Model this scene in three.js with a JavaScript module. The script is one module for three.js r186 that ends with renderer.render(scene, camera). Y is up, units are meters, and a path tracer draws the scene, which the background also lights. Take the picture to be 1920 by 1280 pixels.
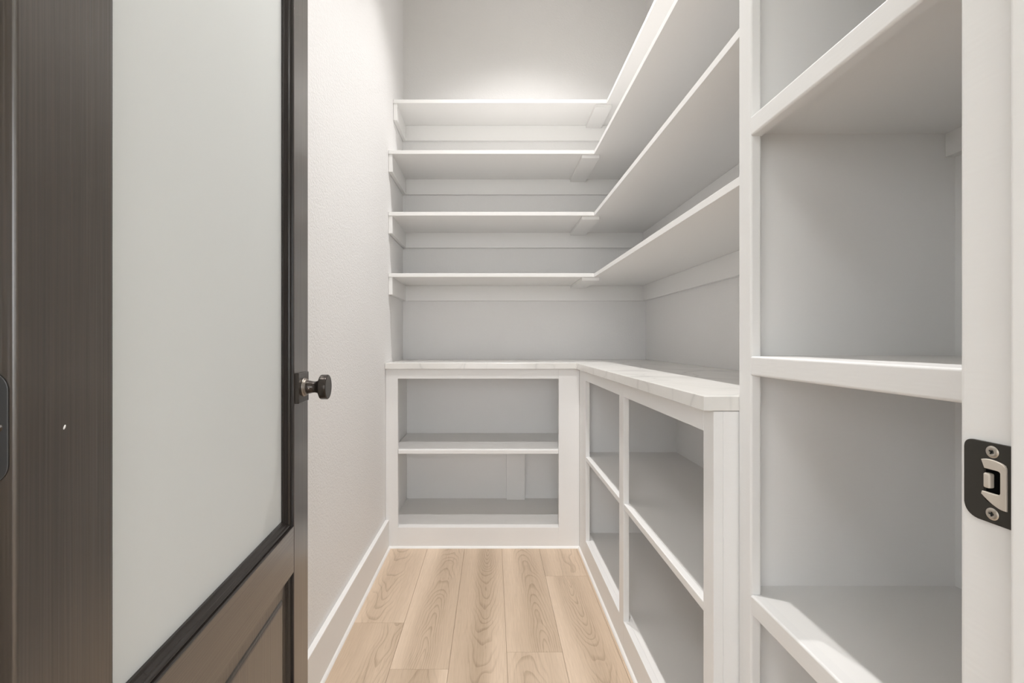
import * as THREE from 'three';
import { RoundedBoxGeometry } from 'three/addons/geometries/RoundedBoxGeometry.js';
import { mergeGeometries } from 'three/addons/utils/BufferGeometryUtils.js';
import { RectAreaLightUniformsLib } from 'three/addons/lights/RectAreaLightUniformsLib.js';

// ------------------------------------------------------------------ camera, sky, exposure
// World: x to the right, y up, z towards the viewer. "d" below is the depth into the pantry, z = -d.
const W = 1920, H = 1280, FOCAL = 853, EYE = 1.02;
const scene = new THREE.Scene();
const camera = new THREE.PerspectiveCamera(2 * Math.atan(H / 2 / FOCAL) * 180 / Math.PI, W / H, 0.02, 60);
camera.position.set(0, EYE, 0);
camera.rotation.set(0, 0, 0);
camera.setViewOffset(W, H, 37, 0, W, H);           // the lens is shifted a little sideways
const renderer = new THREE.WebGLRenderer({ antialias: true });
renderer.toneMapping = THREE.LinearToneMapping;
renderer.toneMappingExposure = 1.0;
renderer.shadowMap.enabled = true;
renderer.shadowMap.type = THREE.PCFSoftShadowMap;
RectAreaLightUniformsLib.init();
scene.background = new THREE.Color(0.93, 0.96, 1.0);   // overcast daylight outside the kitchen window
scene.backgroundIntensity = 5.4;
const LIGHT = { downlight: 8.6, panel: 15 };
const CEIL = 3.2;

// ------------------------------------------------------------------ main measures
const XL = -0.528, XR = 0.905, D = 2.69;               // pantry walls
const FRONT = 0.322, WALLT = 0.115;                    // the doorway wall: pantry face and thickness
const JX = 0.33, JLX = -0.424;                         // faces of the right and left door jambs
const DOORH = 2.42;

// ------------------------------------------------------------------ helpers
function rng(seed) { let s = seed >>> 0; return () => { s = (s + 0x6D2B79F5) >>> 0; let t = s; t = Math.imul(t ^ (t >>> 15), t | 1); t ^= t + Math.imul(t ^ (t >>> 7), t | 61); return ((t ^ (t >>> 14)) >>> 0) / 4294967296; }; }
function hash(x, y, s) { let h = Math.imul(x, 374761393) ^ Math.imul(y, 668265263) ^ Math.imul(s, 1442695041); h = Math.imul(h ^ (h >>> 13), 1274126177); return ((h ^ (h >>> 16)) >>> 0) / 4294967296; }
function noise(x, y, s = 1, px = 0, py = 0) {          // value noise, wraps every px / py cells
  const xi = Math.floor(x), yi = Math.floor(y), fx = x - xi, fy = y - yi;
  const u = fx * fx * (3 - 2 * fx), v = fy * fy * (3 - 2 * fy);
  const w = (a, p) => p ? ((a % p) + p) % p : a;
  const x0 = w(xi, px), x1 = w(xi + 1, px), y0 = w(yi, py), y1 = w(yi + 1, py);
  const a = hash(x0, y0, s), b = hash(x1, y0, s), c = hash(x0, y1, s), d = hash(x1, y1, s);
  return a + (b - a) * u + (c - a) * v + (a - b - c + d) * u * v;
}
const clamp = (x, a = 0, b = 1) => Math.min(b, Math.max(a, x));
const smooth = (a, b, x) => { const t = clamp((x - a) / (b - a)); return t * t * (3 - 2 * t); };
function texture(w, h, fn, srgb) {                     // fn(u, v) -> [r, g, b] in 0..255
  const data = new Uint8Array(w * h * 4);
  for (let j = 0; j < h; j++) for (let i = 0; i < w; i++) {
    const c = fn((i + 0.5) / w, (j + 0.5) / h), k = (j * w + i) * 4;
    data[k] = clamp(c[0], 0, 255); data[k + 1] = clamp(c[1], 0, 255); data[k + 2] = clamp(c[2], 0, 255); data[k + 3] = 255;
  }
  const t = new THREE.DataTexture(data, w, h);
  t.wrapS = t.wrapT = THREE.RepeatWrapping; t.magFilter = THREE.LinearFilter; t.minFilter = THREE.LinearMipmapLinearFilter; t.generateMipmaps = true;
  if (srgb) t.colorSpace = THREE.SRGBColorSpace;
  t.needsUpdate = true;
  return t;
}
function boxUV(g, turn) {                              // uv in metres from the dominant normal
  const p = g.attributes.position, n = g.attributes.normal, uv = new Float32Array(p.count * 2);
  for (let i = 0; i < p.count; i++) {
    const ax = Math.abs(n.getX(i)), ay = Math.abs(n.getY(i)), az = Math.abs(n.getZ(i));
    let a, b;
    if (ax >= ay && ax >= az) { a = p.getZ(i); b = p.getY(i); } else if (ay >= az) { a = p.getX(i); b = p.getZ(i); } else { a = p.getX(i); b = p.getY(i); }
    uv[i * 2] = turn ? b : a; uv[i * 2 + 1] = turn ? a : b;
  }
  g.setAttribute('uv', new THREE.BufferAttribute(uv, 2));
  return g;
}
// a board or panel between two corners; d is depth, r the eased edge
function bx(x0, x1, y0, y1, d0, d1, r = 0.0012) {
  const w = Math.abs(x1 - x0), h = Math.abs(y1 - y0), t = Math.abs(d1 - d0);
  const g = r > 0 ? new RoundedBoxGeometry(w, h, t, 2, Math.min(r, w * 0.45, h * 0.45, t * 0.45)) : new THREE.BoxGeometry(w, h, t);
  g.translate((x0 + x1) / 2, (y0 + y1) / 2, -(d0 + d1) / 2);
  return boxUV(g);
}
const flat = (g) => { const q = g.index ? g.toNonIndexed() : g; for (const k of Object.keys(q.attributes)) if (!['position', 'normal', 'uv'].includes(k)) q.deleteAttribute(k); return q; };
const used = {};
function numbered(name) { const n = used[name] = (used[name] ?? -1) + 1; return n ? name + '_' + String(n).padStart(3, '0') : name; }
function shade(o) { o.castShadow = true; o.receiveShadow = true; return o; }
function thing(name, label, category, group) {
  const o = new THREE.Group(); o.name = numbered(name); o.userData = { label, category };
  if (group) o.userData.group = group;
  scene.add(o); return o;
}
function part(name, geos, mat, parent, label) {
  const g = Array.isArray(geos) ? mergeGeometries(geos.map(flat)) : geos;
  const m = shade(new THREE.Mesh(g, mat)); m.name = name;
  if (label) m.userData.label = label;
  parent.add(m); return m;
}
function struct(name, label, category, geos, mat) {
  const g = Array.isArray(geos) ? mergeGeometries(geos.map(flat)) : geos;
  const m = shade(new THREE.Mesh(g, mat)); m.name = name; m.userData = { label, category, kind: 'structure' };
  scene.add(m); return m;
}
function structGroup(name, label, category) {
  const o = new THREE.Group(); o.name = name; o.userData = { label, category, kind: 'structure' }; scene.add(o); return o;
}
// a moulding run round a rectangle (local x, y, z): profile points are [inwards, height above the plane]
function frameLoft(x0, x1, y0, y1, profile, cap) {
  const pos = [], uv = [], rings = profile.map(([u, z]) => [[x0 + u, y0 + u, z], [x1 - u, y0 + u, z], [x1 - u, y1 - u, z], [x0 + u, y1 - u, z]]);
  const quad = (a, b, c, d) => { for (const p of [a, b, c, a, c, d]) { pos.push(...p); uv.push(p[0] + p[2], p[1] + p[2]); } };
  for (let i = 0; i + 1 < rings.length; i++) for (let k = 0; k < 4; k++) { const k2 = (k + 1) % 4; quad(rings[i][k], rings[i][k2], rings[i + 1][k2], rings[i + 1][k]); }
  if (cap) { const r = rings[rings.length - 1]; quad(r[0], r[1], r[2], r[3]); }
  const g = new THREE.BufferGeometry();
  g.setAttribute('position', new THREE.Float32BufferAttribute(pos, 3));
  g.setAttribute('uv', new THREE.Float32BufferAttribute(uv, 2));
  g.computeVertexNormals();
  return g;
}

// ------------------------------------------------------------------ materials
const peel = texture(512, 512, (u, v) => {             // orange peel, 0.25 m a tile
  const a = noise(u * 56, v * 56, 3, 56, 56), b = noise(u * 110, v * 110, 5, 110, 110);
  const h = smooth(0.25, 0.8, a) * 0.65 + b * 0.35; return [h * 255, h * 255, h * 255];
});
peel.repeat.set(4, 4);
const brush = texture(512, 512, (u, v) => {            // very faint roller and brush marks
  const h = noise(u * 18, v * 170, 7, 18, 170) * 0.6 + noise(u * 60, v * 60, 8, 60, 60) * 0.4; return [h * 255, h * 255, h * 255];
});
brush.repeat.set(2.5, 2.5);
const M = {};
M.wall = new THREE.MeshStandardMaterial({ color: new THREE.Color(0.87, 0.86, 0.85), roughness: 0.85, bumpMap: peel, bumpScale: 0.0004 });
M.ceiling = new THREE.MeshStandardMaterial({ color: new THREE.Color(0.89, 0.885, 0.88), roughness: 0.95 });
M.paint = new THREE.MeshStandardMaterial({ color: new THREE.Color(0.885, 0.878, 0.868), roughness: 0.42, bumpMap: brush, bumpScale: 0.00012 });
M.shelfPaint = new THREE.MeshStandardMaterial({ color: new THREE.Color(0.905, 0.896, 0.882), roughness: 0.5, bumpMap: brush, bumpScale: 0.0001 });
M.caulk = new THREE.MeshStandardMaterial({ color: new THREE.Color(0.86, 0.85, 0.83), roughness: 0.5 });
// dark stained wood with fine grain along v
const stain = texture(256, 1024, (u, v) => {
  const f = noise(u * 110, v * 5, 21, 110, 5) * 0.35 + noise(u * 230, v * 9, 22, 230, 9) * 0.45 + noise(u * 10, v * 2, 23, 10, 2) * 0.35;
  const k = 0.82 + 0.34 * (f - 0.4); return [74 * k, 65 * k, 57 * k];
}, true);
stain.repeat.set(5, 1);
const stainBump = texture(256, 512, (u, v) => { const f = noise(u * 100, v * 5, 31, 100, 5) * 0.6 + noise(u * 220, v * 12, 32, 220, 12) * 0.4; return [f * 255, f * 255, f * 255]; });
stainBump.repeat.set(5, 1);
M.wood = new THREE.MeshPhysicalMaterial({ map: stain, roughness: 0.32, clearcoat: 0.9, clearcoatRoughness: 0.25, bumpMap: stainBump, bumpScale: 0.00025 });
const stainB = stain.clone(), bumpB = stainBump.clone();
for (const t of [stainB, bumpB]) { t.rotation = Math.PI / 2; t.needsUpdate = true; }
M.woodAcross = new THREE.MeshPhysicalMaterial({ map: stainB, roughness: 0.32, clearcoat: 1, clearcoatRoughness: 0.25, bumpMap: bumpB, bumpScale: 0.0004 });
M.moulding = new THREE.MeshPhysicalMaterial({ color: new THREE.Color(0.022, 0.018, 0.016), roughness: 0.2, side: THREE.DoubleSide });
M.frosted = new THREE.MeshPhysicalMaterial({ color: new THREE.Color(0.88, 0.9, 0.885), roughness: 0.6, transmission: 0.3, thickness: 0 });
M.bronze = new THREE.MeshStandardMaterial({ color: new THREE.Color(0.06, 0.051, 0.045), roughness: 0.2, metalness: 0.75 });
M.hinge = new THREE.MeshStandardMaterial({ color: new THREE.Color(0.045, 0.044, 0.044), roughness: 0.4, metalness: 0.3 });
M.bronzeDark = new THREE.MeshStandardMaterial({ color: new THREE.Color(0.05, 0.046, 0.04), roughness: 0.45, metalness: 0.4 });
M.nickel = new THREE.MeshStandardMaterial({ color: new THREE.Color(0.62, 0.57, 0.51), roughness: 0.35, metalness: 0.85 });
M.worn = new THREE.MeshStandardMaterial({ color: new THREE.Color(0.36, 0.32, 0.28), roughness: 0.3, metalness: 0.9 });
M.tongue = new THREE.MeshStandardMaterial({ color: new THREE.Color(0.66, 0.6, 0.53), roughness: 0.45, metalness: 0.2 });
M.black = new THREE.MeshStandardMaterial({ color: new THREE.Color(0.012, 0.012, 0.012), roughness: 0.7 });
M.quartz = new THREE.MeshPhysicalMaterial({
  roughness: 0.22, map: texture(1024, 1024, (u, v) => {  // 1.5 m a tile: white with soft grey veins and mottling
    const X = u * 8, Y = v * 8;
    const wx = X + 1.6 * (noise(X * 0.75, Y * 0.75, 41, 6, 6) - 0.5) + 0.5 * (noise(X * 3, Y * 3, 42, 24, 24) - 0.5);
    const wy = Y + 1.6 * (noise(X * 0.75, Y * 0.75, 43, 6, 6) - 0.5);
    const ridge = (a) => 1 - Math.abs(2 * a - 1);
    const vein = Math.pow(ridge(noise(wx * 0.9 + wy * 0.35, wy * 0.9, 44)), 22) * 0.9 + Math.pow(ridge(noise(wx * 1.6, wy * 1.3 + 7, 45)), 26) * 0.5;
    const cloud = noise(X * 2, Y * 2, 46, 16, 16) * 0.5 + noise(X * 6, Y * 6, 47, 48, 48) * 0.5;
    const k = 1 - 0.085 * vein - 0.03 * cloud;
    return [239 * k, 237 * k, 233 * k];
  }, true),
});
M.quartz.map.repeat.set(1 / 1.5, 1 / 1.5);
M.lamp = new THREE.MeshStandardMaterial({ color: 0xffffff, emissive: new THREE.Color(1, 0.975, 0.955), emissiveIntensity: LIGHT.downlight * 0.08 });
M.lampCool = new THREE.MeshStandardMaterial({ color: 0xffffff, emissive: new THREE.Color(0.95, 0.98, 1), emissiveIntensity: LIGHT.panel * 0.2 });
M.trimMetal = new THREE.MeshStandardMaterial({ color: new THREE.Color(0.85, 0.85, 0.84), roughness: 0.4 });
M.pane = new THREE.MeshPhysicalMaterial({ color: 0xffffff, roughness: 0.02, transmission: 1, thickness: 0 });
M.outside = new THREE.MeshStandardMaterial({ color: new THREE.Color(0.2, 0.24, 0.12), roughness: 1 });

// oak planks: rings of a sawn log, fibres and a slow change of tone; one texture for each variant
function oak(seed) {
  const R = rng(seed), u0 = 0.25 + 0.5 * R(), dep = 0.03 + 0.1 * R(), s = seed * 13, tone = 0.975 + 0.05 * R(), slope = (R() - 0.5) * 0.4, dens = 20 + 8 * R(), pale = R() < 0.5 ? 0.12 : 0.88, rise = 0.35 + 0.55 * R();
  return texture(320, 1280, (u, v) => {
    const x = u - u0 - slope * (v - 0.5) - 0.3 * (noise(v * 3.2, 2.5, s) - 0.5) - 0.05 * (noise(v * 12, u * 3, s + 1) - 0.5);
    const z = dep + rise * v + 0.22 * (noise(v * 3, 9.5, s + 2) - 0.5) + 0.06 * (noise(u * 5, v * 16, s + 3) - 0.5);
    const r = Math.hypot(x, z) * dens + 0.3 * noise(u * 9, v * 26, s + 4);
    const f = r - Math.floor(r);
    const line = smooth(0.55, 0.93, f) * (1 - smooth(0.94, 1.0, f));
    const heart = 1 - smooth(0.05, 0.36, Math.abs(x));
    const fibre = noise(u * 90, v * 16, s + 5) * 0.5 + noise(u * 160, v * 40, s + 6) * 0.5;
    const pore = smooth(0.7, 0.95, noise(u * 140, v * 36, s + 7));
    const band = noise(u * 4, v * 1.2, s + 8), sap = 1 - smooth(0.0, 0.4, Math.abs(u - pale));
    const dark = 0.115 * line * (0.12 + 0.88 * heart) * (0.6 + 0.4 * fibre) + 0.06 * heart + 0.07 * (fibre - 0.45) + 0.05 * pore * (0.4 + 0.6 * heart) + 0.09 * (band - 0.5) - 0.05 * sap;
    const k = tone * (1.0 - dark);
    return [212 * k, 190 * Math.pow(k, 1.12), 167 * Math.pow(k, 1.3)];
  }, true);
}
const planks = [1, 2, 3, 4, 5, 6, 7].map((k) => new THREE.MeshPhysicalMaterial({ map: oak(k), roughness: 0.48 }));

// ------------------------------------------------------------------ the room
const K = { x0: -2.4, x1: 2.6, d0: -3.6 };             // the kitchen behind the camera
struct('wall_left', 'warm white textured wall on the left behind the open door', 'wall', bx(XL - 0.12, XL, 0, CEIL, FRONT, D + 0.12, 0), M.wall);
struct('wall_back', 'warm white wall at the far end of the pantry', 'wall', bx(XL, XR, 0, CEIL, D, D + 0.12, 0), M.wall);
struct('wall_right', 'warm white wall on the right behind the shelves', 'wall', bx(XR, XR + 0.12, 0, CEIL, FRONT, D + 0.12, 0), M.wall);
struct('wall_front', 'wall with the doorway that the photograph is taken through', 'wall', [
  bx(K.x0, JLX - 0.02, 0, CEIL, FRONT - WALLT, FRONT, 0), bx(JX + 0.07, K.x1, 0, CEIL, FRONT - WALLT, FRONT, 0),
  bx(JLX - 0.02, JX + 0.07, DOORH + 0.035, CEIL, FRONT - WALLT, FRONT, 0)], M.wall);
const WR = { x0: -1.9, x1: 1.7, y0: 0.5, y1: 2.6 };
struct('wall_rear', 'kitchen wall with the second window, far behind the camera', 'wall', [
  bx(K.x0 - 0.12, WR.x0, 0, CEIL, K.d0 - 0.12, K.d0, 0), bx(WR.x1, K.x1 + 0.12, 0, CEIL, K.d0 - 0.12, K.d0, 0),
  bx(WR.x0, WR.x1, 0, WR.y0, K.d0 - 0.12, K.d0, 0), bx(WR.x0, WR.x1, WR.y1, CEIL, K.d0 - 0.12, K.d0, 0)], M.wall);
{
  const w = structGroup('window_2', 'white framed kitchen window straight behind the camera', 'window');
  const f = 0.05, a = K.d0 - 0.09, b = K.d0 - 0.03, xm = (WR.x0 + WR.x1) / 2;
  part('window_frame', [bx(WR.x0, WR.x0 + f, WR.y0, WR.y1, a, b), bx(WR.x1 - f, WR.x1, WR.y0, WR.y1, a, b), bx(WR.x0 + f, WR.x1 - f, WR.y0, WR.y0 + f, a, b),
    bx(WR.x0 + f, WR.x1 - f, WR.y1 - f, WR.y1, a, b), bx(xm - f / 2, xm + f / 2, WR.y0 + f, WR.y1 - f, a, b)], M.trimMetal, w);
  part('pane', bx(WR.x0 + f, xm - f / 2, WR.y0 + f, WR.y1 - f, K.d0 - 0.062, K.d0 - 0.058, 0), M.pane, w);
  part('pane', bx(xm + f / 2, WR.x1 - f, WR.y0 + f, WR.y1 - f, K.d0 - 0.062, K.d0 - 0.058, 0), M.pane, w);
}
const WE = { d0: -3.0, d1: -1.9, y0: 0.3, y1: 2.5 };
struct('wall_east', 'kitchen wall with the narrow window, to the right behind the camera', 'wall', [
  bx(K.x1, K.x1 + 0.12, 0, CEIL, K.d0, WE.d0, 0), bx(K.x1, K.x1 + 0.12, 0, CEIL, WE.d1, FRONT, 0),
  bx(K.x1, K.x1 + 0.12, 0, WE.y0, WE.d0, WE.d1, 0), bx(K.x1, K.x1 + 0.12, WE.y1, CEIL, WE.d0, WE.d1, 0)], M.wall);
{
  const w = structGroup('window_3', 'tall narrow kitchen window to the right behind the camera', 'window');
  const f = 0.05, a = K.x1 + 0.03, b = K.x1 + 0.09;
  part('window_frame', [bx(a, b, WE.y0, WE.y1, WE.d0, WE.d0 + f), bx(a, b, WE.y0, WE.y1, WE.d1 - f, WE.d1), bx(a, b, WE.y0, WE.y0 + f, WE.d0 + f, WE.d1 - f), bx(a, b, WE.y1 - f, WE.y1, WE.d0 + f, WE.d1 - f)], M.trimMetal, w);
  part('pane', bx(K.x1 + 0.058, K.x1 + 0.062, WE.y0 + f, WE.y1 - f, WE.d0 + f, WE.d1 - f, 0), M.pane, w);
}
const WN = { d0: -3.1, d1: -1.5, y0: 0.8, y1: 2.5 };
struct('wall_west', 'kitchen wall with the window, to the left behind the camera', 'wall', [
  bx(K.x0 - 0.12, K.x0, 0, CEIL, K.d0, WN.d0, 0), bx(K.x0 - 0.12, K.x0, 0, CEIL, WN.d1, FRONT, 0),
  bx(K.x0 - 0.12, K.x0, 0, WN.y0, WN.d0, WN.d1, 0), bx(K.x0 - 0.12, K.x0, WN.y1, CEIL, WN.d0, WN.d1, 0)], M.wall);
{
  const w = structGroup('window_1', 'wide white framed kitchen window to the left behind the camera', 'window');
  const f = 0.05, a = K.x0 - 0.09, b = K.x0 - 0.03, dm = (WN.d0 + WN.d1) / 2;
  part('window_frame', [bx(a, b, WN.y0, WN.y1, WN.d0, WN.d0 + f), bx(a, b, WN.y0, WN.y1, WN.d1 - f, WN.d1), bx(a, b, WN.y0, WN.y0 + f, WN.d0 + f, WN.d1 - f),
    bx(a, b, WN.y1 - f, WN.y1, WN.d0 + f, WN.d1 - f), bx(a, b, WN.y0 + f, WN.y1 - f, dm - f / 2, dm + f / 2)], M.trimMetal, w);
  part('pane', bx(K.x0 - 0.062, K.x0 - 0.058, WN.y0 + f, WN.y1 - f, WN.d0 + f, dm - f / 2, 0), M.pane, w);
  part('pane', bx(K.x0 - 0.062, K.x0 - 0.058, WN.y0 + f, WN.y1 - f, dm + f / 2, WN.d1 - f, 0), M.pane, w);
}
struct('ceiling', 'plain white ceiling', 'ceiling', bx(K.x0 - 0.12, K.x1 + 0.12, CEIL, CEIL + 0.14, K.d0 - 0.12, D + 0.12, 0), M.ceiling);
struct('ground', 'lawn outside the kitchen windows', 'ground', [bx(-18, K.x0 - 0.13, -0.4, -0.3, -18, 10, 0), bx(K.x0 - 0.13, 18, -0.4, -0.3, -18, K.d0 - 0.13, 0), bx(K.x1 + 0.13, 18, -0.4, -0.3, K.d0 - 0.13, 10, 0)], M.outside);

// floor: a slab with every plank its own board
const floor = structGroup('floor', 'floor of wide pale oak planks', 'floor');
part('subfloor', bx(K.x0 - 0.12, K.x1 + 0.12, -0.25, -0.01, K.d0 - 0.12, D + 0.12, 0), new THREE.MeshStandardMaterial({ color: new THREE.Color(0.5, 0.38, 0.28), roughness: 0.8 }), floor);
{
  const PW = 0.1834, LEN = 1.22, joints = [1.10, 1.651, 1.417, 1.08, 1.495, 1.98, 1.455, 1.8, 1.2];
  const vars = [3, 0, 1, 2, 3, 4, 5, 6, 0], R = rng(77);
  for (let c = 0; c < 9; c++) {
    const x0 = Math.max(XL, -0.503 + (c - 1) * PW), x1 = Math.min(XR, -0.503 + c * PW);
    if (x1 - x0 < 0.01) continue;
    for (let k = -2; k <= 1; k++) {
      const s0 = joints[c] + k * LEN, a = Math.max(FRONT - WALLT - 0.6, s0), b = Math.min(D, s0 + LEN);
      if (b - a < 0.03) continue;
      const g = 0.0003, w = x1 - x0 - g * 2, l = b - a - g * 2;
      const geo = new RoundedBoxGeometry(w, 0.01, l, 1, 0.0007);
      const p = geo.attributes.position, uv = geo.attributes.uv, fl = R() < 0.5;
      for (let i = 0; i < p.count; i++) uv.setXY(i, (p.getX(i) + w / 2) / PW * 0.98 + 0.01, ((t) => 0.004 + 0.992 * (fl ? t : 1 - t))(((a + b) / 2 - p.getZ(i) - s0) / LEN));
      geo.translate((x0 + x1) / 2, -0.005, -(a + b) / 2);
      part('plank', geo, planks[(vars[c] + (k + 2) * 3) % planks.length], floor);
    }
  }
}
struct('baseboard_left', 'white baseboard along the left wall', 'baseboard', bx(XL, XL + 0.018, 0, 0.14, FRONT + 0.005, 2.249, 0.003), M.paint);
const quarter = (len) => { const s = new THREE.Shape(); s.moveTo(0, 0); s.lineTo(0.009, 0); s.quadraticCurveTo(0.007, 0.006, 0, 0.009); s.lineTo(0, 0); return new THREE.ExtrudeGeometry(s, { depth: len, bevelEnabled: false, curveSegments: 4 }); };
{
  const a = quarter(2.249 - FRONT); a.translate(XL + 0.018, 0, -2.249);
  struct('trim_1', 'thin white caulk line between left baseboard and oak floor', 'trim', boxUV(a), M.caulk);
  const b = quarter(0.431 - XL - 0.018); b.rotateY(-Math.PI / 2); b.translate(0.431, 0, -2.25);
  struct('trim_2', 'thin white caulk line under the back cabinet', 'trim', boxUV(b), M.caulk);
  const c = quarter(2.249 - 0.886); c.rotateY(Math.PI); c.translate(0.431, 0, -0.886);
  struct('trim_3', 'thin white caulk line under the right-hand cabinet', 'trim', boxUV(c), M.caulk);
}

// ------------------------------------------------------------------ door frame: jambs, stop and strike plate
{
  const y0 = 0.9005, y1 = 0.9535, hy0 = 0.9125, hy1 = 0.9415, hd0 = 0.2895, hd1 = 0.3045;
  const f = structGroup('trim_4', 'white door jamb at the right edge with a dark strike plate', 'door jamb');
  // the jamb board, cut for the latch: drawn in (depth, height), 19 mm thick
  const s = new THREE.Shape(); s.moveTo(FRONT - WALLT - 0.002, 0); s.lineTo(FRONT - 0.004, 0); s.lineTo(FRONT - 0.004, DOORH + 0.012); s.lineTo(FRONT - WALLT - 0.002, DOORH + 0.012);
  const hole = new THREE.Path(); const q = 0.0042; hole.moveTo(hd0 - q, hy0 - q); hole.lineTo(hd0 - q, hy1 + q); hole.lineTo(hd1 + q, hy1 + q); hole.lineTo(hd1 + q, hy0 - q); s.holes.push(hole);
  const j = new THREE.ExtrudeGeometry(s, { depth: 0.015, bevelEnabled: true, bevelSize: 0.004, bevelOffset: -0.0, bevelThickness: 0.004, bevelSegments: 4 });
  j.rotateY(Math.PI / 2);                              // shape x -> -z (depth), extrusion -> +x
  j.translate(JX + 0.004, 0, 0);
  part('jamb_board', boxUV(j), M.paint, f);
  part('door_stop', bx(JX - 0.0125, JX + 0.001, 0, DOORH, 0.225, 0.280, 0.003), M.paint, f);
  // strike plate, 1.5 mm proud, its lip curling round the edge of the jamb
  const P = new THREE.Shape(), d0 = 0.262, d1 = 0.3165, r = 0.009;
  P.moveTo(d0, y0); P.lineTo(d1 - r, y0); P.quadraticCurveTo(d1 - 0.001, y0 + 0.001, d1, y0 + r); P.lineTo(d1, y1 - r * 0.7); P.quadraticCurveTo(d1, y1, d1 - r * 0.7, y1); P.lineTo(d0, y1); P.lineTo(d0, y0);
  const ph = new THREE.Path(); ph.moveTo(hd0 + 0.001, hy0 + 0.001); ph.lineTo(hd0 + 0.001, hy1 - 0.001); ph.lineTo(hd1 - 0.005, hy1 - 0.001); ph.quadraticCurveTo(hd1 - 0.001, hy1 - 0.001, hd1 - 0.001, hy1 - 0.005); ph.lineTo(hd1 - 0.001, hy0 + 0.006); ph.quadraticCurveTo(hd1 - 0.001, hy0 + 0.001, hd1 - 0.006, hy0 + 0.001); ph.lineTo(hd0 + 0.001, hy0 + 0.001); P.holes.push(ph);
  const pg = new THREE.ExtrudeGeometry(P, { depth: 0.0010, bevelEnabled: true, bevelSize: 0.0004, bevelThickness: 0.0004, bevelOffset: -0.0004, bevelSegments: 2, curveSegments: 8 });
  pg.rotateY(Math.PI / 2); pg.translate(JX - 0.0016, 0, 0);
  const plate = part('strike_plate', pg, M.bronzeDark, f, 'dark bronze strike plate with two screws');
  // lining of the latch hole
  part('strike_box', [bx(JX + 0.018, JX + 0.022, hy0 - 0.004, hy1 + 0.004, hd0 - 0.004, hd1 + 0.004, 0), bx(JX + 0.001, JX + 0.018, hy0, hy1, hd0 - 0.002, hd0 + 0.0004, 0), bx(JX + 0.001, JX + 0.018, hy0, hy1, hd1 - 0.0004, hd1 + 0.002, 0), bx(JX + 0.001, JX + 0.018, hy0 - 0.002, hy0 + 0.0004, hd0, hd1, 0), bx(JX + 0.001, JX + 0.018, hy1 - 0.0004, hy1 + 0.002, hd0, hd1, 0)], M.black, plate);
  // the light-catching rim of the hole: upper and lower wings and the far cheek, bent inwards
  const C = new THREE.Shape(); C.moveTo(hd1, hy1); C.quadraticCurveTo(hd1 - 0.005, hy1 + 0.0022, hd0 + 0.003, hy1); C.quadraticCurveTo(hd0, hy1 - 0.001, hd0, hy1 - 0.004); C.lineTo(hd0, hy0 - 0.001); C.quadraticCurveTo(hd0 + 0.006, hy0 - 0.002, hd1, hy0 + 0.006); C.lineTo(hd1 - 0.0005, hy0 + 0.008); C.lineTo(hd0 + 0.0055, hy0 + 0.008);
  C.quadraticCurveTo(hd0 + 0.0035, hy0 + 0.008, hd0 + 0.0035, hy0 + 0.01); C.lineTo(hd0 + 0.0035, hy1 - 0.007); C.quadraticCurveTo(hd0 + 0.0035, hy1 - 0.0055, hd0 + 0.006, hy1 - 0.0055); C.lineTo(hd1 - 0.002, hy1 - 0.0055); C.lineTo(hd1, hy1);
  const cg = new THREE.ExtrudeGeometry(C, { depth: 0.0012, bevelEnabled: true, bevelSize: 0.0005, bevelThickness: 0.0006, bevelOffset: -0.0005, bevelSegments: 3, curveSegments: 8 });
  cg.rotateY(Math.PI / 2); cg.translate(JX - 0.0026, 0, 0);
  part('latch_rim', cg, M.tongue, plate, 'pale bare metal rim of the latch hole');
  part('latch_tongue', bx(JX - 0.003, JX + 0.001, hy0 + 0.0105, hy1 - 0.0085, hd1 - 0.0052, hd1 - 0.001, 0.0012), M.tongue, plate);
  for (const [yy, turn] of [[0.9475, 0.5], [0.9068, 0.1]]) {
    const disc = new THREE.LatheGeometry([[0, 0.0005], [0.0012, 0.0005], [0.0018, 0.0012], [0.0032, 0.0009], [0.0041, 0.0002], [0.0043, 0]].map((p) => new THREE.Vector2(...p)), 24);
    disc.rotateZ(Math.PI / 2); disc.translate(JX - 0.0017, yy, -0.2985);
    const sc = part('screw', disc, M.nickel, plate);
    const sl = []; for (const q of [0, 1]) { const b = new THREE.BoxGeometry(0.0006, 0.0032, 0.0007); b.rotateX(turn + q * Math.PI / 2); b.translate(JX - 0.0024, yy, -0.2985); sl.push(b); }
    sc.geometry = mergeGeometries([flat(disc)]); plate.add(sc);
    part('screw_slot', sl, M.black, plate);
  }
}
{
  const f = structGroup('trim_5', 'door jamb on the hinge side, left of the frame', 'door jamb');
  part('jamb_board', bx(JLX - 0.019, JLX, 0, DOORH + 0.015, FRONT - WALLT, FRONT, 0.003), M.wood, f);
  const h = structGroup('trim_6', 'head of the door frame above the doorway', 'door jamb');
  part('jamb_board', bx(JLX, JX, DOORH + 0.012, DOORH + 0.034, FRONT - WALLT, FRONT, 0.003), M.paint, h);
}

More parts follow.
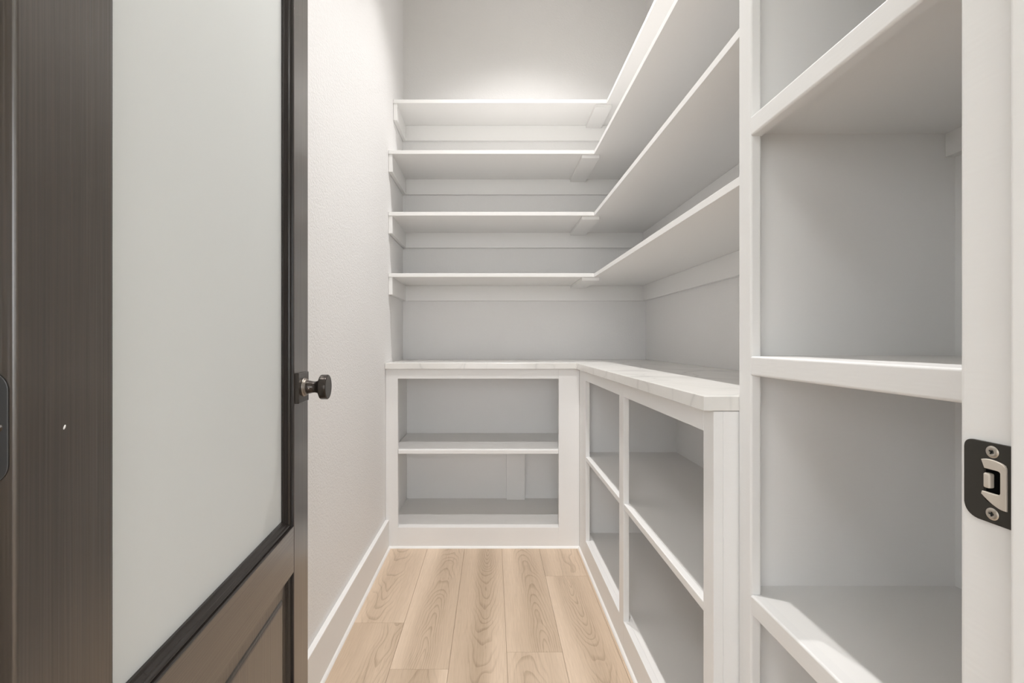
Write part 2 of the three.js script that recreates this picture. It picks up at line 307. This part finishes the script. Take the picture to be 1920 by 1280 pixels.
// ------------------------------------------------------------------ the open door
{
  const dW = 0.711, T = 0.044, B = 0.012, a = 0.1025, b = 0.0935, RT = 0.6255, RB = 0.527;
  const door = structGroup('door_1', 'dark stained wooden door with frosted glass, standing open along the left wall', 'door');
  door.position.set(-0.374, 0, -0.357);
  door.rotation.y = Math.PI / 2 + Math.atan2(69, FOCAL);
  const bxl = (x0, x1, y0, y1, z0 = -T, z1 = 0, r = 0.003) => bx(x0, x1, y0, y1, -z1, -z0, r);
  const st = part('stile', bxl(0, a, B, DOORH), M.wood, door);
  part('stile', bxl(dW - b, dW, B, DOORH), M.wood, door);
  const rail = (y0, y1) => part('rail', boxUV(bxl(a - 0.0005, dW - b + 0.0005, y0, y1, -T, -0.0002, 0.0015)), M.woodAcross, door);
  rail(B, 0.24); rail(RB, RT); rail(DOORH - 0.11, DOORH);
  const ogee = [[0, -0.001], [0.0008, -0.0068], [0.002, -0.007], [0.0032, -0.0054], [0.0046, -0.0056], [0.006, -0.0068], [0.0072, -0.0092], [0.0082, -0.0104], [0.0095, -0.0106], [0.011, -0.0124], [0.013, -0.0148], [0.0152, -0.0164], [0.0164, -0.0168], [0.0164, -0.0245]];
  part('moulding', frameLoft(a, dW - b, RT, DOORH - 0.11, ogee), M.moulding, door, 'black-brown stepped moulding round the glass');
  part('glass_pane', bxl(a + 0.004, dW - b - 0.004, RT + 0.004, DOORH - 0.114, -0.0265, -0.0205, 0.0005), M.frosted, door, 'frosted glass pane');
  part('moulding', frameLoft(a, dW - b, 0.24, RB, ogee), M.moulding, door);
  part('panel', frameLoft(a + 0.01, dW - b - 0.01, 0.25, RB - 0.01, [[0, -0.03], [0, -0.0135], [0.027, -0.0125], [0.0285, -0.0105], [0.0315, -0.0095], [0.033, -0.0082], [0.036, -0.0076]], true), M.wood, door);
  const fleck = new THREE.SphereGeometry(1, 10, 6); fleck.scale(0.0009, 0.0022, 0.0006); fleck.rotateZ(-0.45); fleck.translate(0.0445, 0.9445, 0.0002);
  const fm = part('paint_fleck', fleck, M.caulk, door, 'small white fleck on the dark wood'); fm.position.set(0, 0, 0);
  // hinge leaf let into the edge that faces the viewer
  const L = new THREE.Shape(), y0 = 0.908, y1 = 0.997, lw = 0.034, r = 0.0155;
  L.moveTo(0, y0); L.lineTo(lw - r, y0); L.absarc(lw - r, y0 + r, r, -Math.PI / 2, 0); L.lineTo(lw, y1 - r); L.absarc(lw - r, y1 - r, r, 0, Math.PI / 2); L.lineTo(0, y1); L.lineTo(0, y0);
  const lg = new THREE.ExtrudeGeometry(L, { depth: 0.0006, bevelEnabled: true, bevelSize: 0.0006, bevelThickness: 0.0005, bevelOffset: -0.0006, bevelSegments: 2 });
  lg.rotateY(-Math.PI / 2); lg.translate(-0.0002, 0, -0.0385);
  const hinge = part('hinge', lg, M.hinge, door, 'dark hinge leaf with rounded corners');
  for (const [yy, zz] of [[0.953, -0.0125], [0.977, -0.024], [0.929, -0.024]]) {
    const d = new THREE.LatheGeometry([[0, 0.0003], [0.001, 0.0004], [0.0016, 0.0011], [0.003, 0.0009], [0.0042, 0]].map((p) => new THREE.Vector2(...p)), 20);
    d.rotateZ(Math.PI / 2); d.translate(-0.0013, yy, zz);
    part('screw', d, M.bronze, hinge);
  }
  const kn = new THREE.CylinderGeometry(0.0055, 0.0055, 0.089, 16); kn.translate(-0.001, 0.9525, -T - 0.004); part('knuckle', kn, M.bronze, hinge);
  // knob on a square rosette
  const kx = 0.6525, ky = 0.919;
  const knob = new THREE.Group(); knob.name = 'door_knob'; knob.userData.label = 'round dark bronze knob on a square plate'; door.add(knob);
  part('rosette', bxl(kx - 0.033, kx + 0.033, ky - 0.033, ky + 0.033, 0, 0.0095, 0.0016), M.bronze, knob);
  const lathe = (pts, seg = 48) => { const g = new THREE.LatheGeometry(pts.map((p) => new THREE.Vector2(p[0], p[1])), seg); g.rotateX(Math.PI / 2); g.translate(kx, ky, 0); return g; };
  part('collar', lathe([[0, 0.009], [0.0205, 0.009], [0.0205, 0.011], [0.0192, 0.0122], [0.018, 0.0124], [0.0178, 0.0138], [0.0185, 0.0146], [0.0185, 0.0158], [0.017, 0.017], [0.012, 0.0172]]), M.worn, knob, 'bright worn ring at the foot of the knob');
  part('grip', lathe([[0.0135, 0.0165], [0.0148, 0.017], [0.0145, 0.022], [0.0128, 0.029], [0.0124, 0.034], [0.0136, 0.0385], [0.0175, 0.0425], [0.0235, 0.0448], [0.0266, 0.0464], [0.0275, 0.0485], [0.0275, 0.0608], [0.0262, 0.0622], [0.0248, 0.0626], [0.024, 0.0622], [0, 0.0622]], 64), M.bronze, knob);
  const ss = new THREE.SphereGeometry(0.0017, 10, 8); ss.translate(kx - 0.0118, ky - 0.002, 0.0235); ss.translate(-0.0012, 0, 0);
  part('set_screw', ss, M.nickel, knob);
}

// ------------------------------------------------------------------ base cabinets and countertop
const FB = 2.25, FR = 0.431, FT = 0.019, CT = 0.914, CB = 0.885;
{
  const c = thing('base_cabinet', 'white open base cabinet across the back wall with one middle shelf', 'cabinet');
  const x0 = XL + 0.001, x1 = FR, o0 = -0.467, o1 = 0.329, t0 = 0.101, t1 = 0.836, e = FB + FT;
  part('stile', bx(x0, o0, 0, CB - 0.001, FB, e), M.paint, c);
  part('stile', bx(o1, x1, 0, CB - 0.001, FB, e), M.paint, c);
  part('rail', bx(o0, o1, t1, CB - 0.001, FB, e), M.paint, c, 'top rail');
  part('rail', bx(o0, o1, 0, t0, FB, e), M.paint, c, 'wide bottom rail');
  part('bottom_panel', bx(x0 + 0.02, x1 + 0.02, t0 - 0.019, t0 - 0.0005, e, D - 0.02, 0), M.shelfPaint, c);
  part('shelf', bx(o0 - 0.03, o1 + 0.1, 0.464, 0.483, e, D - 0.021, 0.001), M.shelfPaint, c);
  part('shelf_edge', bx(o0 + 0.001, o1 - 0.001, 0.464, 0.4835, FB + 0.001, e, 0.002), M.paint, c);
  part('side_panel', bx(x0, x0 + 0.026, 0, CB - 0.001, e, D - 0.002, 0), M.shelfPaint, c);
  part('side_panel', bx(x1 + 0.001, x1 + 0.02, 0, CB - 0.001, e, D - 0.002, 0), M.shelfPaint, c);
  part('back_panel', bx(x0 + 0.026, x1, 0, CB - 0.001, D - 0.02, D - 0.001, 0), M.shelfPaint, c);
  part('top_panel', bx(x0 + 0.026, x1, CB - 0.02, CB - 0.001, e, D - 0.02, 0), M.shelfPaint, c);
  part('batten', bx(0.083, 0.19, t0, 0.463, D - 0.048, D - 0.02, 0.001), M.shelfPaint, c, 'upright board fixed to the back of the lower bay');
}
{
  const c = thing('base_cabinet', 'white open base cabinet along the right wall with two bays', 'cabinet');
  const n = 0.886, f = FB - 0.001, e = FR + FT, t0 = 0.1, t1 = 0.838, xi = XR - 0.018;
  const S = [[n, 0.929], [1.496, 1.545], [2.10, f]];
  for (const [a, b] of S) part('stile', bx(FR, e, 0, CB - 0.001, a, b), M.paint, c);
  const bays = [[0.929, 1.496], [1.545, 2.10]];
  for (const [a, b] of bays) {
    part('rail', bx(FR, e, t1, CB - 0.001, a, b), M.paint, c);
    part('rail', bx(FR, e, 0, t0, a, b), M.paint, c);
    part('shelf_edge', bx(FR + 0.001, e, 0.4685, 0.488, a + 0.001, b - 0.001, 0.002), M.paint, c);
  }
  part('shelf', bx(e, xi, 0.469, 0.4875, n + 0.02, 2.19, 0.0005), M.shelfPaint, c);
  part('bottom_panel', bx(e, xi, t0 - 0.019, t0 - 0.0005, n + 0.02, 2.19, 0), M.shelfPaint, c);
  part('side_panel', bx(e, XR - 0.001, 0, CB - 0.001, n, n + 0.019, 0.001), M.paint, c);
  part('side_panel', bx(e, XR - 0.001, 0, CB - 0.001, 2.19, 2.209, 0), M.shelfPaint, c);
  part('back_panel', bx(xi, XR - 0.001, 0, CB - 0.001, n + 0.019, 2.19, 0), M.shelfPaint, c);
  part('top_panel', bx(e, xi, CB - 0.02, CB - 0.001, n + 0.02, 2.19, 0), M.shelfPaint, c);
}
{
  const s = new THREE.Shape(), ed = 2.23, ex = 0.411, g = 0.0015;
  s.moveTo(XL + g, ed); s.lineTo(ex, ed); s.lineTo(ex, 0.884); s.lineTo(XR - g, 0.884); s.lineTo(XR - g, D - g); s.lineTo(XL + g, D - g); s.lineTo(XL + g, ed);
  const geo = new THREE.ExtrudeGeometry(s, { depth: CT - CB - 0.003, bevelEnabled: true, bevelSize: 0.0015, bevelThickness: 0.0015, bevelOffset: -0.0015, bevelSegments: 3 });
  geo.rotateX(-Math.PI / 2); geo.translate(0, CB + 0.0015, 0);
  const m = shade(new THREE.Mesh(boxUV(geo), M.quartz)); m.name = numbered('countertop');
  m.userData = { label: 'L-shaped white quartz countertop with faint grey veins on the base cabinets', category: 'countertop' };
  scene.add(m);
}

// ------------------------------------------------------------------ wall shelves above the counter
const TH = 0.019, CL = 0.089, CK = 0.019;
const levels = [
  { y: 1.3666, d: 2.31, x: 0.518, n: 'lowest', at: 'just above the countertop' },
  { y: 1.678, d: 2.31, x: 0.518, n: 'second lowest', at: 'second above the countertop' },
  { y: 1.991, d: 2.31, x: 0.518, n: 'second highest', at: 'just under the top shelf' },
  { y: 2.307, d: 2.42, x: 0.610, n: 'topmost', at: 'shallower than the ones below' },
];
for (const l of levels) {
  const b = thing('wall_shelf', `${l.n} white shelf across the back wall, ${l.at}`, 'shelf', 'wall shelves across the back wall');
  const u = l.y - TH;
  part('board', bx(XL + 0.001, l.x - 0.0005, u, l.y, l.d, D - 0.001, 0.0012), M.shelfPaint, b);
  part('cleat', bx(XL + 0.001, XL + 0.001 + CK, u - CL, u - 0.0002, l.d + 0.004, D - 0.001, 0.001), M.shelfPaint, b);
  part('cleat', bx(XL + 0.001 + CK, XR - 0.001, u - CL, u - 0.0002, D - 0.001 - CK, D - 0.001, 0.001), M.shelfPaint, b);
  part('joint_plate', bx(l.x - 0.06, l.x + 0.029, u - 0.0165, u - 0.0002, l.d + 0.012, D - 0.001 - CK - 0.001, 0.001), M.shelfPaint, b);
}
for (const l of levels) {
  const r = thing('wall_shelf', `${l.n} long white shelf along the right wall, ${l.at}`, 'shelf', 'wall shelves along the right wall');
  const u = l.y - TH;
  part('board', bx(l.x + 0.0005, XR - 0.001, u, l.y, 0.886, D - 0.001, 0.0012), M.shelfPaint, r);
  part('cleat', bx(XR - 0.001 - CK, XR - 0.001, u - CL, u - 0.0002, 0.886, D - 0.001 - CK - 0.0005, 0.001), M.shelfPaint, r);
}

// a rail with a rounded front edge, square at the back
function nosed(x0, x1, y0, y1, d0, d1, r = 0.004) {
  const s = new THREE.Shape(); s.moveTo(x1, y0); s.lineTo(x1, y1); s.lineTo(x0 + r, y1); s.absarc(x0 + r, y1 - r, r, Math.PI / 2, Math.PI); s.lineTo(x0, y0 + r); s.absarc(x0 + r, y0 + r, r, Math.PI, Math.PI * 1.5); s.lineTo(x1, y0);
  const g = new THREE.ExtrudeGeometry(s, { depth: d1 - d0, bevelEnabled: false, curveSegments: 5 }); g.translate(0, 0, -d1); return boxUV(g);
}
// ------------------------------------------------------------------ tall shelving unit on the right
{
  const c = thing('shelving_unit', 'tall white built-in shelving unit at right with deep open bays beside the doorway', 'shelving unit');
  const n = FRONT + 0.004, f = 0.883, X = 0.478, e = X + 0.020, top = 2.5;
  part('stile', bx(X, e, 0, top, 0.841, f, 0.004), M.paint, c);
  part('stile', bx(X, e, 0, top, n, n + 0.044, 0.004), M.paint, c);
  part('side_panel', bx(e, XR - 0.001, 0, top, 0.872, f, 0), M.shelfPaint, c);
  part('side_panel', bx(e, XR - 0.001, 0, top, n, n + 0.012, 0), M.shelfPaint, c);
  part('back_panel', bx(XR - 0.018, XR - 0.001, 0, top, n + 0.012, 0.872, 0), M.shelfPaint, c);
  for (const y of [0.112, 0.552, 0.993, 1.4356, 1.876, 2.316]) {
    part('shelf', bx(e, XR - 0.018, y - 0.0175, y, n + 0.012, 0.872, 0), M.shelfPaint, c);
    part('rail', nosed(X, e, y - 0.036, y, n + 0.044, 0.841), M.paint, c);
    if (y > 0.2) part('cleat', bx(XR - 0.018 - 0.019, XR - 0.018, y - 0.0175 - 0.045, y - 0.0175, n + 0.012, 0.872, 0.001), M.shelfPaint, c);
  }
  part('top_panel', bx(e, XR - 0.018, top - 0.02, top, n + 0.012, 0.872, 0), M.shelfPaint, c);
  part('rail', bx(X, e, top - 0.06, top, n + 0.044, 0.841, 0.005), M.paint, c);
}

// ------------------------------------------------------------------ lamps
for (const [i, d] of [0.98, 1.96].entries()) {
  const o = thing('downlight', i ? 'round white ceiling downlight near the back wall' : 'round white ceiling downlight near the doorway', 'light', 'ceiling downlights in the pantry');
  o.position.set(0.175, CEIL, -d);
  const ring = new THREE.LatheGeometry([[0.05, 0], [0.05, -0.004], [0.056, -0.008], [0.078, -0.006], [0.084, -0.001], [0.084, 0]].map((p) => new THREE.Vector2(...p)), 40);
  part('trim_ring', ring, M.trimMetal, o);
  const disc = new THREE.CylinderGeometry(0.05, 0.05, 0.003, 40); disc.translate(0, -0.0025, 0);
  part('diffuser', disc, M.lamp, o);
  const s = new THREE.SpotLight(new THREE.Color(1, 0.975, 0.955), LIGHT.downlight, 0, 0.98, 1, 2);
  s.position.set(0, -0.012, 0); s.target.position.set(0, -2, 0); s.castShadow = true; s.shadow.radius = 1.3; s.shadow.mapSize.set(2048, 2048); s.shadow.bias = -0.0005;
  o.add(s); o.add(s.target);
}
for (const [i, [x, d]] of [[-1.0, -1.6], [1.1, -1.6]].entries()) {
  const o = thing('ceiling_light', i ? 'flat square kitchen ceiling light on the right' : 'flat square kitchen ceiling light on the left', 'light', 'kitchen ceiling lights');
  o.position.set(x, CEIL, -d);
  part('frame', [bx(-0.32, -0.3, -0.03, 0, -0.32, 0.32), bx(0.3, 0.32, -0.03, 0, -0.32, 0.32), bx(-0.3, 0.3, -0.03, 0, -0.32, -0.3), bx(-0.3, 0.3, -0.03, 0, 0.3, 0.32)], M.trimMetal, o);
  part('diffuser', bx(-0.3, 0.3, -0.022, -0.002, -0.3, 0.3, 0), M.lampCool, o);
  const a = new THREE.RectAreaLight(new THREE.Color(0.96, 0.98, 1), LIGHT.panel, 0.6, 0.6);
  a.position.set(0, -0.034, 0); a.rotation.x = -Math.PI / 2; o.add(a);
}

renderer.render(scene, camera);
